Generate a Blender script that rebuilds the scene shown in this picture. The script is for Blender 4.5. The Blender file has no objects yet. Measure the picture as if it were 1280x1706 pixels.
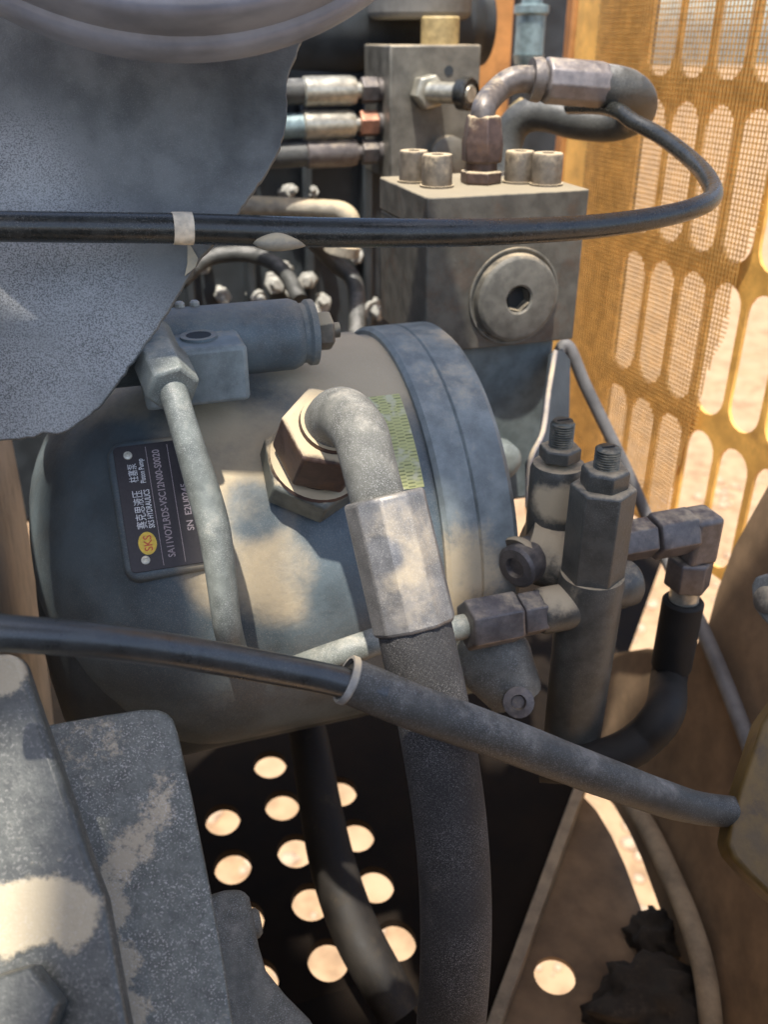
import bpy, bmesh, math, random
from math import radians, sin, cos, pi
from mathutils import Vector, Matrix, noise
random.seed(7)
scene = bpy.context.scene
COL = scene.collection

# ------------------------------------------------------------------ camera
F = 1500.0                       # focal length in photo pixels (photo is 1280 x 1706)
PITCH = radians(28)
CAM = Vector((0, 0, 2.75))
FW = Vector((0, cos(PITCH), -sin(PITCH)))
UPV = Vector((0, sin(PITCH), cos(PITCH)))
RT = Vector((1, 0, 0))
cd = bpy.data.cameras.new('camera')
cd.sensor_fit = 'VERTICAL'; cd.sensor_height = 36; cd.lens = 36 * F / 1706
cd.clip_start = 0.02; cd.clip_end = 400
cd.dof.use_dof = True; cd.dof.focus_distance = 0.485; cd.dof.aperture_fstop = 9
cam = bpy.data.objects.new('camera', cd); COL.objects.link(cam)
cam.location = CAM; cam.rotation_euler = (radians(90) - PITCH, 0, 0)
scene.camera = cam

# ------------------------------------------------------------------ world and sun
SUN = Vector((-0.06, -0.30, 0.95)).normalized()
w = bpy.data.worlds.new('World'); scene.world = w; w.use_nodes = True
nt = w.node_tree; bg = nt.nodes['Background']; bg.inputs[1].default_value = 0.15
sky = nt.nodes.new('ShaderNodeTexSky'); sky.sky_type = 'NISHITA'; sky.sun_disc = False
sky.sun_elevation = math.asin(SUN.z); sky.sun_rotation = math.atan2(SUN.x, SUN.y)
sky.dust_density = 2.0; sky.ozone_density = .3; sky.air_density = .85
nt.links.new(sky.outputs[0], bg.inputs[0])
sl = bpy.data.lights.new('sun', 'SUN'); sl.energy = 3.0; sl.angle = radians(1.0); sl.color = (1, .95, .87)
so = bpy.data.objects.new('sun', sl); COL.objects.link(so)
so.rotation_euler = SUN.to_track_quat('Z', 'Y').to_euler()
scene.view_settings.view_transform = 'Standard'; scene.view_settings.look = 'None'
scene.view_settings.exposure = 1.3; scene.view_settings.gamma = 1

# ------------------------------------------------------------------ placing helpers
def ray(x, y): return FW + RT * ((x - 640) / F) - UPV * ((y - 853) / F)
def P(x, y, d): return CAM + ray(x, y) * d
PSI = radians(18)
U = Vector((cos(PSI), sin(PSI), 0)); W = Vector((sin(PSI), -cos(PSI), 0)); Z = Vector((0, 0, 1))
A = P(450, 890, .69)             # a point on the pump's axis
def M(t, a, b): return A + U * t + W * a + Z * b
def mc(p): q = p - A; return q.dot(U), q.dot(W), q.dot(Z)
def hit(x, y, p0, n):
    r = ray(x, y); return CAM + r * ((p0 - CAM).dot(n) / r.dot(n))
def hitM(x, y, ax, val):
    n = {'t': U, 'a': W, 'b': Z}[ax]; return hit(x, y, A + n * val, n)
def along(base, v, px=None, py=None):    # length along v from base at which a row / column of the photo is reached
    c = base - CAM
    if py is not None:
        k = (853 - py) / F; return (k * c.dot(FW) - c.dot(UPV)) / (v.dot(UPV) - k * v.dot(FW))
    k = (px - 640) / F; return (k * c.dot(FW) - c.dot(RT)) / (v.dot(RT) - k * v.dot(FW))
def hitcyl(x, y, R):
    r = ray(x, y); o = CAM - A
    r2 = r - U * r.dot(U); o2 = o - U * o.dot(U)
    a, b, c = r2.dot(r2), 2 * r2.dot(o2), o2.dot(o2) - R * R
    return CAM + r * ((-b - math.sqrt(max(0, b * b - 4 * a * c))) / (2 * a))
def frame(ax):
    ax = ax.normalized(); h = Vector((0, 0, 1)) if abs(ax.z) < .9 else Vector((1, 0, 0))
    e1 = h.cross(ax).normalized(); return e1, ax.cross(e1)

# ------------------------------------------------------------------ object helpers
def thing(name, label, cat, loc, group=None):
    o = bpy.data.objects.new(name, None); COL.objects.link(o); o.location = loc
    o.empty_display_size = .02; o['label'] = label; o['category'] = cat
    if group: o['group'] = group
    return o
ROOT = {}
def part(name, bm, m, parent=None, bevel=0, smooth=35, label=None, kind=None, seg=2):
    root = None
    if parent is not None: root = ROOT.get(parent.name, parent)
    off = root.location.copy() if root is not None else Vector()
    bmesh.ops.recalc_face_normals(bm, faces=bm.faces)
    bm.transform(Matrix.Translation(-off))
    me = bpy.data.meshes.new(name); bm.to_mesh(me); bm.free()
    for p in me.polygons: p.use_smooth = True
    me.set_sharp_from_angle(angle=radians(smooth))
    me.materials.append(m)
    o = bpy.data.objects.new(name, me); COL.objects.link(o)
    if parent is not None: o.parent = parent; ROOT[o.name] = root
    if bevel:
        b = o.modifiers.new('bevel', 'BEVEL'); b.width = bevel; b.segments = seg; b.limit_method = 'ANGLE'
        b.angle_limit = radians(30); b.harden_normals = False
    if label: o['label'] = label
    if kind: o['kind'] = kind
    return o
def tag(o, label, cat, group=None):
    o['label'] = label; o['category'] = cat
    if group: o['group'] = group
    return o
def BM(): return bmesh.new()
def lathe(bm, o, ax, prof, seg=32, rot=0.0, cap=True):
    ax = ax.normalized(); e1, e2 = frame(ax); rings = []
    for t, r in prof:
        rings.append([bm.verts.new(o + ax * t + (e1 * cos(2 * pi * i / seg + rot) + e2 * sin(2 * pi * i / seg + rot)) * r) for i in range(seg)])
    for a, b in zip(rings, rings[1:]):
        for i in range(seg): bm.faces.new((a[i], a[(i + 1) % seg], b[(i + 1) % seg], b[i]))
    if cap: bm.faces.new(rings[0][::-1]); bm.faces.new(rings[-1])
    return bm
def hexa(bm, o, ax, L, r, rot=0.0, ch=.12):
    return lathe(bm, o, ax, [(0, r * .93), (r * ch * .6, r), (L - r * ch * .6, r), (L, r * .9)], 6, rot)
def catmull(pts, n):
    out = []; k = len(pts)
    for i in range(k - 1):
        p0, p1, p2, p3 = pts[max(i - 1, 0)], pts[i], pts[i + 1], pts[min(i + 2, k - 1)]
        for j in range(n):
            t = j / n
            out.append(tuple(.5 * ((2 * b) + (-a + c) * t + (2 * a - 5 * b + 4 * c - d) * t * t + (-a + 3 * b - 3 * c + d) * t ** 3) for a, b, c, d in zip(p0, p1, p2, p3)))
    out.append(tuple(pts[-1])); return out
def tube(bm, pts, seg=20, n=8, cap=True, wob=0.0):
    """pts: list of (Vector, radius) through which a smooth round tube runs"""
    q = catmull([(p.x, p.y, p.z, r) for p, r in pts], n)
    P3 = [Vector(v[:3]) for v in q]; uv = bm.loops.layers.uv.verify()
    t0 = (P3[1] - P3[0]).normalized(); e1, _ = frame(t0); rings = []; L = 0; Ls = []
    for i, p in enumerate(P3):
        t = (P3[min(i + 1, len(P3) - 1)] - P3[max(i - 1, 0)]).normalized()
        e1 = (e1 - t * e1.dot(t)).normalized(); e2 = t.cross(e1)
        if i: L += (p - P3[i - 1]).length
        Ls.append(L)
        ring = []
        for j in range(seg):
            d = e1 * cos(2 * pi * j / seg) + e2 * sin(2 * pi * j / seg)
            r = q[i][3]
            if wob: r *= 1 + wob * noise.noise((p + d * r) * 40)
            ring.append(bm.verts.new(p + d * r))
        rings.append(ring)
    for i in range(len(rings) - 1):
        a, b = rings[i], rings[i + 1]
        for j in range(seg):
            f = bm.faces.new((a[j], a[(j + 1) % seg], b[(j + 1) % seg], b[j]))
            for lp, (uu, vv) in zip(f.loops, ((j, i), (j + 1, i), (j + 1, i + 1), (j, i + 1))):
                lp[uv].uv = (uu / seg, Ls[vv])
    if cap: bm.faces.new(rings[0][::-1]); bm.faces.new(rings[-1])
    return bm
def box(bm, o, ex, ey, ez):      # corner and three edge vectors
    v = [bm.verts.new(o + ex * i + ey * j + ez * k) for k in (0, 1) for j in (0, 1) for i in (0, 1)]
    for f in ((0, 1, 3, 2), (4, 6, 7, 5), (0, 4, 5, 1), (2, 3, 7, 6), (0, 2, 6, 4), (1, 5, 7, 3)):
        bm.faces.new([v[i] for i in f])
    return bm
def mbox(bm, t0, t1, a0, a1, b0, b1): return box(bm, M(t0, a0, b0), U * (t1 - t0), W * (a1 - a0), Z * (b1 - b0))
def slab(bm, pts, th, n):        # a closed outline of points, given thickness along n
    a = [bm.verts.new(p) for p in pts]; b = [bm.verts.new(p + n * th) for p in pts]
    bm.faces.new(a); bm.faces.new(b[::-1]); k = len(a)
    for i in range(k): bm.faces.new((a[i], b[i], b[(i + 1) % k], a[(i + 1) % k]))
    return bm
def plane3(a, b, c):
    n = (b - a).cross(c - a).normalized()
    if n.dot(CAM - a) < 0: n = -n
    return a, n
def pxslab(bm, px, pl, th):      # outline seen in the photo, laid on a plane of the place, thickness going away
    return slab(bm, [hit(x, y, *pl) for x, y in px], th, -pl[1])
def hole_cell(bm, O, e1, e2, n, x0, x1, y0, y1, hole, th):
    cx = sum(h[0] for h in hole) / len(hole); cy = sum(h[1] for h in hole) / len(hole)
    angs = [(math.atan2(h[1] - cy, h[0] - cx), h) for h in hole]
    for X, Y in ((x0, y0), (x1, y0), (x1, y1), (x0, y1)):
        an = math.atan2(Y - cy, X - cx)
        # nearest hole edge point in that direction
        best = min(angs, key=lambda q: abs((q[0] - an + pi) % (2 * pi) - pi))
        angs.append((an, best[1]))
    angs.sort(key=lambda q: q[0])
    def edge(an):
        dx, dy = cos(an), sin(an); t = 1e9
        if dx > 1e-9: t = min(t, (x1 - cx) / dx)
        if dx < -1e-9: t = min(t, (x0 - cx) / dx)
        if dy > 1e-9: t = min(t, (y1 - cy) / dy)
        if dy < -1e-9: t = min(t, (y0 - cy) / dy)
        return cx + dx * t, cy + dy * t
    def V(x, y, k): return bm.verts.new(O + e1 * x + e2 * y - n * (th * k))
    k = len(angs); hf = [V(*h, 0) for _, h in angs]; hb = [V(*h, 1) for _, h in angs]
    of = [V(*edge(a), 0) for a, _ in angs]; ob = [V(*edge(a), 1) for a, _ in angs]
    for i in range(k):
        j = (i + 1) % k
        if (hf[i].co - hf[j].co).length < 1e-7:
            bm.faces.new((hf[i], of[i], of[j])); bm.faces.new((hb[i], ob[j], ob[i]))
        else:
            bm.faces.new((hf[i], of[i], of[j], hf[j])); bm.faces.new((hb[i], hb[j], ob[j], ob[i]))
            bm.faces.new((hf[i], hf[j], hb[j], hb[i]))
def stadium(cx, cy, wd, ht, n=8):
    r = wd / 2; h = ht / 2 - r; out = []
    for i in range(n + 1): a = pi * i / n; out.append((cx + r * cos(a), cy + h + r * sin(a)))
    for i in range(n + 1): a = pi + pi * i / n; out.append((cx + r * cos(a), cy - h + r * sin(a)))
    return out
def circle(cx, cy, r, n=28): return [(cx + r * cos(2 * pi * i / n + .05), cy + r * sin(2 * pi * i / n + .05)) for i in range(n)]
def text_bm(s, size, O, ex, ey, off=0.0003, align='LEFT'):
    c = bpy.data.curves.new('lettering', 'FONT'); c.body = s; c.size = size; c.align_x = align; c.resolution_u = 3
    c.offset = size * .012 if s.isascii() else 0
    o = bpy.data.objects.new('lettering', c); COL.objects.link(o)
    dg = bpy.context.evaluated_depsgraph_get(); me = bpy.data.meshes.new_from_object(o.evaluated_get(dg))
    bm = BM(); bm.from_mesh(me)
    bpy.data.objects.remove(o); bpy.data.meshes.remove(me); bpy.data.curves.remove(c)
    n = ex.cross(ey)
    for v in bm.verts: v.co = O + ex * v.co.x + ey * v.co.y + n * off
    return bm
def merge(a, b):
    me = bpy.data.meshes.new('m'); b.to_mesh(me); b.free(); a.from_mesh(me); bpy.data.meshes.remove(me); return a

# ------------------------------------------------------------------ materials
def mat(name, base, dust=(.50, .37, .21), amount=0.0, up=.5, rough=.55, metal=0, speck=.0, speck_scale=1100,
        blobs=(), blotch=22, spk=(), spec=.5, fine=.25, bump=.25, var=.25, contrast=.8, weave=0, rust=None, coat=0, bscale=350, soft=.22, grime=0):
    m = bpy.data.materials.new(name); m.use_nodes = True; t = m.node_tree; N = t.nodes; Lk = t.links
    b = N['Principled BSDF']
    if base[2] > base[0] * .92: base = (base[0] * 1.08, base[1] * 1.04, base[2] * .86)
    def nd(tp, **kw):
        n = N.new(tp)
        for k, v in kw.items(): setattr(n, k, v)
        return n
    def val(x, sock):
        if isinstance(x, (int, float)): sock.default_value = x
        elif isinstance(x, tuple): sock.default_value = (*x, 1) if len(x) == 3 and sock.type == 'RGBA' else x
        else: Lk.new(x, sock)
    def math_(op, a, c=0, clamp=False):
        n = nd('ShaderNodeMath', operation=op, use_clamp=clamp); val(a, n.inputs[0]); val(c, n.inputs[1]); return n.outputs[0]
    def mr(x, a, c, d=0., e=1.):
        n = nd('ShaderNodeMapRange', interpolation_type='SMOOTHSTEP')
        for i, q in enumerate((x, a, c, d, e)): val(q, n.inputs[i])
        return n.outputs[0]
    def mix(f, a, c, bt='MIX'):
        n = nd('ShaderNodeMix', data_type='RGBA', blend_type=bt); val(f, n.inputs[0]); val(a, n.inputs[6]); val(c, n.inputs[7]); return n.outputs[2]
    geo = nd('ShaderNodeNewGeometry'); pos = geo.outputs['Position']
    def noi(scale, det=4, ro=.6, off=0):
        n = nd('ShaderNodeTexNoise'); n.inputs['Scale'].default_value = scale; n.inputs['Detail'].default_value = det
        n.inputs['Roughness'].default_value = ro
        if off:
            ad = nd('ShaderNodeVectorMath', operation='ADD'); Lk.new(pos, ad.inputs[0]); ad.inputs[1].default_value = (off, off * .7, off * .3); Lk.new(ad.outputs[0], n.inputs['Vector'])
        else: Lk.new(pos, n.inputs['Vector'])
        return n.outputs['Fac']
    n1 = noi(blotch, 6, .65); n2 = noi(blotch * 3.3, 5, .6, 3.1); n3 = noi(bscale, 3, .6, 1.7)
    sep = nd('ShaderNodeSeparateXYZ'); Lk.new(geo.outputs['Normal'], sep.inputs[0])
    upf = math_('MULTIPLY', math_('MAXIMUM', sep.outputs[2], 0), up)
    s = math_('ADD', math_('MULTIPLY', math_('SUBTRACT', n1, .5), contrast), amount)
    s = math_('ADD', s, math_('MULTIPLY', math_('SUBTRACT', n2, .5), .5))
    s = math_('ADD', s, math_('MULTIPLY', math_('SUBTRACT', n3, .5), fine))
    s = math_('ADD', s, upf)
    for c, r, k in blobs:
        ds = nd('ShaderNodeVectorMath', operation='DISTANCE'); Lk.new(pos, ds.inputs[0]); ds.inputs[1].default_value = c
        s = math_('ADD', s, math_('MULTIPLY', mr(ds.outputs['Value'], r * 1.25, r * .5), k))
    mask = mr(s, .5 - soft, .5 + soft)
    bc = mix(mr(n2, .3, .7), tuple(x * (1 - var) for x in base), tuple(min(1, x * (1 + var)) for x in base))
    if rust: bc = mix(math_('MULTIPLY', mr(noi(blotch * 1.7, 6, .7, 7.7), .5, .68), rust[1]), bc, rust[0])
    if grime: bc = mix(math_('MULTIPLY', mr(noi(blotch * .8, 6, .7, 11.3), .48, .7), grime), bc, tuple(x * .25 for x in base))
    dc = mix(n1, tuple(x * .8 for x in dust), tuple(min(1, x * 1.12) for x in dust))
    colr = mix(math_('MULTIPLY', mask, .93), bc, dc)
    if speck:
        sp = mr(noi(speck_scale * 1.7, 1, .5, 5.3), .52, .72)
        sp = math_('MULTIPLY', sp, mr(noi(blotch * 1.2, 3, .5, 9.1), .32, .62, .25, 1.))
        if spk: sp = math_('MULTIPLY', sp, .22)
        for c, r in spk:
            ds = nd('ShaderNodeVectorMath', operation='DISTANCE'); Lk.new(pos, ds.inputs[0]); ds.inputs[1].default_value = c
            kk = mr(math_('ADD', ds.outputs['Value'], math_('MULTIPLY', math_('SUBTRACT', n2, .5), r)), r * 1.1, r * .3)
            sp = math_('MAXIMUM', sp, math_('MULTIPLY', mr(noi(speck_scale * 1.3, 2, .6, 5.3), .34, .60), kk))
        colr = mix(math_('MULTIPLY', sp, speck), colr, tuple(min(1, .45 + .55 * x) * .8 for x in dust))
    h = n3
    if weave:
        uvn = nd('ShaderNodeUVMap'); mp = nd('ShaderNodeMapping'); Lk.new(uvn.outputs[0], mp.inputs[0]); mp.inputs['Scale'].default_value = (70, weave, 1)
        ck = nd('ShaderNodeTexChecker'); Lk.new(mp.outputs[0], ck.inputs[0]); ck.inputs['Scale'].default_value = 1
        colr = mix(math_('MULTIPLY', ck.outputs[1], .35), colr, (.5, .47, .42), 'MULTIPLY'); h = math_('ADD', n3, math_('MULTIPLY', ck.outputs[1], .4))
    Lk.new(colr, b.inputs['Base Color'])
    rn = math_('ADD', math_('MULTIPLY', math_('SUBTRACT', n2, .5), .35), rough)
    val(math_('ADD', math_('MULTIPLY', mask, math_('SUBTRACT', .92, rn)), rn, True), b.inputs['Roughness'])
    if metal: val(math_('MULTIPLY', math_('SUBTRACT', 1, mask), metal), b.inputs['Metallic'])
    bp = nd('ShaderNodeBump'); bp.inputs['Strength'].default_value = bump; bp.inputs['Distance'].default_value = .0006
    val(math_('ADD', h, math_('MULTIPLY', mask, .8)), bp.inputs['Height']); Lk.new(bp.outputs[0], b.inputs['Normal'])
    b.inputs['Specular IOR Level'].default_value = spec
    if coat: b.inputs['Coat Weight'].default_value = coat; b.inputs['Coat Roughness'].default_value = .25
    return m
def flat(name, c, rough=.6, metal=0):
    m = bpy.data.materials.new(name); m.use_nodes = True; t = m.node_tree; b = t.nodes['Principled BSDF']
    n = t.nodes.new('ShaderNodeTexNoise'); n.inputs['Scale'].default_value = 600
    g = t.nodes.new('ShaderNodeNewGeometry'); t.links.new(g.outputs['Position'], n.inputs['Vector'])
    x = t.nodes.new('ShaderNodeMix'); x.data_type = 'RGBA'; t.links.new(n.outputs['Fac'], x.inputs[0])
    x.inputs[6].default_value = (*[v * .6 for v in c], 1); x.inputs[7].default_value = (*[min(1, v * 1.3) for v in c], 1)
    t.links.new(x.outputs[2], b.inputs['Base Color']); b.inputs['Roughness'].default_value = rough; b.inputs['Metallic'].default_value = metal
    return m
TAN = (.53, .42, .265)
body_blobs = [(hitcyl(x, y, .146), r, k) for x, y, r, k in  # dust patches partly paint sunlit spots; negative ones also paint shade on the flank
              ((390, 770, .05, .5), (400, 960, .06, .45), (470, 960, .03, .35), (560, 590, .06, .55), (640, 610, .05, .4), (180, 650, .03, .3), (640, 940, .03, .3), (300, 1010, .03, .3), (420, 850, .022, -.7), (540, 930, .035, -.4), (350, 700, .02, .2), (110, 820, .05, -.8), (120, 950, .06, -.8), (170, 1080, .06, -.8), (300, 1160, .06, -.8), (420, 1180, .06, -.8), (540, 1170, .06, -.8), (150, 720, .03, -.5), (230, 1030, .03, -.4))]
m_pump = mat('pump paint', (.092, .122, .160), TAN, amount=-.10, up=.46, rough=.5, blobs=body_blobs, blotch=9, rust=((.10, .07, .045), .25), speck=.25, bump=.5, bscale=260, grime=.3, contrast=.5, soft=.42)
m_belly = mat('shaded belly paint', (.045, .055, .07), TAN, amount=-.2, up=.3, rough=.5, blotch=10, speck=.08, bump=.5, bscale=260)  # darker copy of the pump paint for the shaded underside
m_ring = mat('ring paint', (.17, .20, .235), TAN, amount=.08, up=.25, rough=.5, blotch=20, speck=.2, blobs=[(P(735, 960, .6), .045, .6), (P(760, 620, .66), .03, .6)])
m_blue = mat('port paint', (.11, .135, .16), TAN, amount=.15, up=.3, rough=.55, blotch=18, blobs=[(P(745, 640, .68), .022, .8), (P(820, 720, .68), .03, .7)])  # tan dust blobs stand in for sunlit patches on the face
m_flange = mat('flange paint', (.25, .23, .19), (.52, .46, .36), amount=.6, up=.2, rough=.6, blotch=14)
m_block = mat('grey steel', (.105, .096, .078), (.30, .25, .165), amount=.08, up=.8, rough=.55, metal=.3, blotch=20, bump=.3, rust=((.12, .06, .03), .35))
m_plug = mat('plug steel', (.125, .115, .094), (.40, .32, .21), amount=.08, up=.55, rough=.6, metal=.2, blotch=30)
m_bolt = mat('bolt steel', (.15, .125, .095), TAN, amount=.16, up=.8, rough=.5, metal=.4, blotch=40, rust=((.13, .07, .03), .4))
m_nut = mat('brown nut', (.085, .055, .045), TAN, amount=.04, up=.95, rough=.5, metal=.4, blotch=45, rust=((.15, .08, .04), .5))
m_base = mat('adapter nut', (.13, .14, .145), TAN, amount=.06, up=.75, rough=.5, metal=.3, blotch=40)
m_elbow = mat('elbow sleeve', (.115, .115, .115), (.45, .40, .32), amount=.08, up=.3, rough=.75, speck=.5, speck_scale=1000, blotch=25, bump=.4)
m_ferrule = mat('crimp ferrule', (.18, .172, .162), TAN, amount=.06, up=.25, rough=.42, metal=.4, blotch=24, speck=.45, contrast=.45, soft=.35, blobs=[(P(672, 900, .445), .024, .25), (P(680, 1000, .445), .018, .2), (P(640, 925, .445), .010, -.35)])
m_hose = mat('woven hose', (.032, .030, .029), (.40, .35, .27), amount=.14, up=.25, rough=.8, speck=.5, speck_scale=1300, blotch=18, weave=620, bump=.5)
m_rub = mat('black rubber', (.018, .020, .022), TAN, amount=-.15, up=.1, rough=.28, speck=.12, blotch=30, bump=.25)
m_cab = mat('glossy cable', (.028, .03, .033), (.28, .28, .27), amount=-.02, up=.15, rough=.32, speck=.1, blotch=28, bump=.3, coat=.3)
m_rubm = mat('matt rubber', (.014, .013, .013), (.2, .16, .11), amount=-.05, up=.15, rough=.7, blotch=25, spec=.3)
m_rub2 = mat('dusty rubber', (.045, .047, .05), (.30, .29, .27), amount=.12, up=.3, rough=.5, speck=.25, blotch=25, bump=.4)
m_sleeve = mat('rubber sleeve', (.045, .044, .043), (.26, .24, .21), amount=.14, up=.3, rough=.6, speck=.25, blotch=22, bump=.4)
m_tube = mat('grey painted pipe', (.155, .172, .18), (.42, .38, .30), amount=.15, up=.25, rough=.5, speck=.45, blotch=30)
m_plate = mat('guard paint', (.112, .118, .132), (.42, .40, .36), amount=.05, up=.1, rough=.5, speck=.42, speck_scale=900, blotch=9, bump=.6, var=.35, grime=.35, bscale=700,
              spk=[(P(110, 470, .485), .06), (P(185, 570, .487), .05), (P(20, 320, .475), .055), (P(50, 670, .472), .06)])  # dust specks gathered on the left also paint its sunlit glints
m_drum = mat('drum paint', (.185, .21, .30), (.42, .40, .36), amount=-.12, up=.2, rough=.35, blotch=8, bump=.1)
m_brk = mat('bracket paint', (.12, .13, .135), (.50, .42, .30), amount=-.06, up=.1, rough=.38, speck=.6, speck_scale=600, blotch=60, bump=.6, contrast=1.5, soft=.24, grime=.5, fine=1.2, bscale=420,
            blobs=[(P(x, y, .455 - (y - 1195) / 505 * .078), r, k) for x, y, r, k in ((270, 1300, .010, .6), (265, 1350, .011, .7), (225, 1405, .012, .6), (190, 1455, .010, .6), (183, 1520, .010, .85), (198, 1600, .011, .9), (213, 1680, .012, .9), (150, 1240, .02, .3))])
m_brk2 = mat('dark bracket paint', (.07, .075, .08), (.50, .42, .29), amount=-.05, up=.1, rough=.4, speck=.2, speck_scale=420, blotch=45, bump=.4, contrast=1.2, soft=.3, fine=1.0,
             blobs=[(P(x, y, .400 - (y - 1100) / 600 * .048), r * 1.1, k) for x, y, r, k in ((-10, 1535, .013, .8), (25, 1530, .013, .8), (60, 1515, .012, .8), (95, 1515, .012, .8), (130, 1520, .010, .8), (125, 1560, .007, .6), (5, 1120, .010, 1.1))])  # the front bracket's own darker paint, with tan dust
m_cast = mat('cast iron', (.14, .14, .14), (.42, .38, .32), amount=.15, up=.2, rough=.7, speck=.5, speck_scale=900, blotch=30, bump=.6)
m_valve = mat('valve paint', (.06, .06, .06), TAN, amount=.04, up=.5, rough=.45, blotch=26, speck=.15, blobs=[(P(930, 830, .58), .018, .75), (P(905, 930, .58), .022, .4), (P(940, 1000, .55), .02, .25)])  # dust blob on the rear cartridge stands in for its sunlit strip
m_fit = mat('fitting steel', (.135, .118, .108), TAN, amount=.08, up=.35, rough=.45, metal=.4, blotch=40, speck=.1)
m_thread = mat('threaded steel', (.10, .10, .095), TAN, amount=.25, up=.1, rough=.4, metal=.6, blotch=60)
m_silver = mat('pale zinc', (.42, .41, .40), TAN, amount=.05, up=.15, rough=.35, metal=.6, blotch=40)
m_copper = mat('copper nut', (.45, .22, .14), TAN, amount=.1, up=.2, rough=.45, metal=.5, blotch=40)
m_mani = mat('manifold steel', (.16, .155, .155), TAN, amount=.05, up=.5, rough=.5, metal=.4, blotch=16, grime=.4)
m_dark = mat('dark engine paint', (.03, .037, .05), (.10, .09, .08), amount=.05, up=.2, rough=.5, blotch=10)
m_yel = mat('yellow cabinet paint', (.82, .43, .095), (.68, .44, .2), amount=.2, up=.2, rough=.5, blotch=8, rust=((.25, .11, .03), .5), bump=.1)
m_post = mat('orange post paint', (.52, .235, .07), (.55, .36, .2), amount=.16, up=.2, rough=.5, blotch=6, rust=((.16, .075, .03), .6), bump=.1)
m_wire = mat('wire', (.50, .27, .07), (.55, .34, .12), amount=.2, up=0, rough=.6, bump=0)
m_floor = mat('shaded floor', (.013, .009, .006), (.03, .02, .013), amount=.05, up=0, rough=.9, blotch=7, spec=.12)  # near-black base colour carries the shade under the pump
m_pan = mat('brown pan', (.19, .122, .066), (.24, .17, .11), amount=.2, up=.05, rough=.8, blotch=7, bump=.3, grime=.5)
m_trim = mat('dusty strip', (.26, .20, .13), (.42, .32, .2), amount=.35, up=.1, rough=.8, blotch=12)
m_greyc = mat('grey cable', (.12, .115, .11), (.3, .26, .2), amount=.15, up=.1, rough=.6, blotch=15)
m_mus = mat('mustard paint', (.12, .07, .015), (.3, .2, .1), amount=.08, up=.1, rough=.5, blotch=25, rust=((.05, .03, .015), .7))
m_mud = mat('dark mud', (.03, .022, .014), (.1, .07, .045), amount=.1, up=.2, rough=.95, blotch=60, bump=1.0)
m_ground = mat('sandy ground', (.315, .19, .092), (.40, .262, .145), amount=.3, up=.2, rough=.95, blotch=3, bump=.4, var=.3)
m_label = flat('label black', (.028, .024, .026), .4, .3)
m_ink = flat('label ink', (.75, .75, .73), .5); m_ink2 = flat('worn ink', (.40, .33, .33), .6)
m_logo = flat('logo yellow', (.85, .55, .06), .5); m_red = flat('logo red', (.65, .09, .03), .5)
m_rivet = flat('rivet', (.65, .62, .5), .4, .3); m_hole = flat('dark hole', (.01, .01, .01), .7)
m_tape = mat('tan tape', (.62, .52, .38), TAN, amount=.2, up=.2, rough=.8, blotch=60)
m_bluef = mat('blue fitting', (.19, .26, .32), TAN, amount=.0, up=.2, rough=.4, metal=.3, blotch=40)
m_ochre = mat('ochre paint', (.36, .27, .12), TAN, amount=.2, up=.2, rough=.6, blotch=40)
m_tanpipe = mat('tan pipe', (.30, .27, .21), TAN, amount=.25, up=.5, rough=.6, blotch=30)
m_pale = mat('pale dusty bolt', (.38, .37, .33), (.5, .45, .36), amount=.1, up=.3, rough=.6, blotch=60)
# ------------------------------------------------------------------ the setting
bm = BM(); bmesh.ops.create_grid(bm, x_segments=60, y_segments=60, size=120)
for v in bm.verts: v.co.z = -.6 + .04 * noise.noise(v.co * .15)
g = part('ground', bm, m_ground); g['kind'] = 'structure'; g['label'] = 'sunlit sandy ground outside the machine'

bm = BM(); random.seed(5)
for k in range(1400):
    r = random.choice((.012, .016, .02, .03, .05)); p = Vector((random.uniform(-1.2, 3.2), random.uniform(1.2, 7), -.6))
    p.z += .04 * noise.noise(Vector((p.x, p.y, 0)) * .15)
    mtx = Matrix.Translation(p) @ Matrix.Rotation(random.random() * 6, 4, 'Z') @ Matrix.Diagonal((r, r * random.uniform(.6, 1), r * random.uniform(.4, .7), 1))
    bmesh.ops.create_icosphere(bm, subdivisions=1, radius=1, matrix=mtx)
for v in bm.verts: v.co += noise.noise_vector(v.co * 60) * .005
st_ = part('stones', bm, mat('stone', (.36, .24, .145), (.5, .36, .23), amount=.2, up=.4, rough=.9, blotch=10), smooth=180); st_['kind'] = 'stuff'; st_['label'] = 'loose stones strewn over the sandy ground'
# ---- cabinet floor: thick dark plate with staggered round holes
ZF = 1.985
def onfloor(x, y): return hit(x, y, Vector((0, 0, ZF)), Z)
fl = thing('floor_plate', 'black shaded floor plate with round holes under the pump', 'floor plate', onfloor(500, 1420))
O = onfloor(470, 1341); pitch = .067
e0 = onfloor(965, 1310); e1 = onfloor(815, 1720); ed_ = (e1 - e0)
def fuv(p): return (p - O).dot(U), (p - O).dot(W)
bm = BM()
for i in range(-1, 2):
    for j in range(-1, 5):
        if (i, j) in ((-1, -1), (1, -1)) or j == 4:
            box(bm, O + U * (i - .5) * pitch + W * (j - .5) * pitch - Z * .010, U * pitch, W * pitch, Z * .010); continue
        hole_cell(bm, O, U, W, Z, (i - .5) * pitch, (i + .5) * pitch, (j - .5) * pitch, (j + .5) * pitch, [(i * pitch + .0192 * cos(q * pi / 16 + .05), j * pitch + .0228 * sin(q * pi / 16 + .05)) for q in range(32)], .010)
X0, X1, Y0, Y1 = -1.5 * pitch, 1.5 * pitch, -1.5 * pitch, 4.5 * pitch
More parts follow.
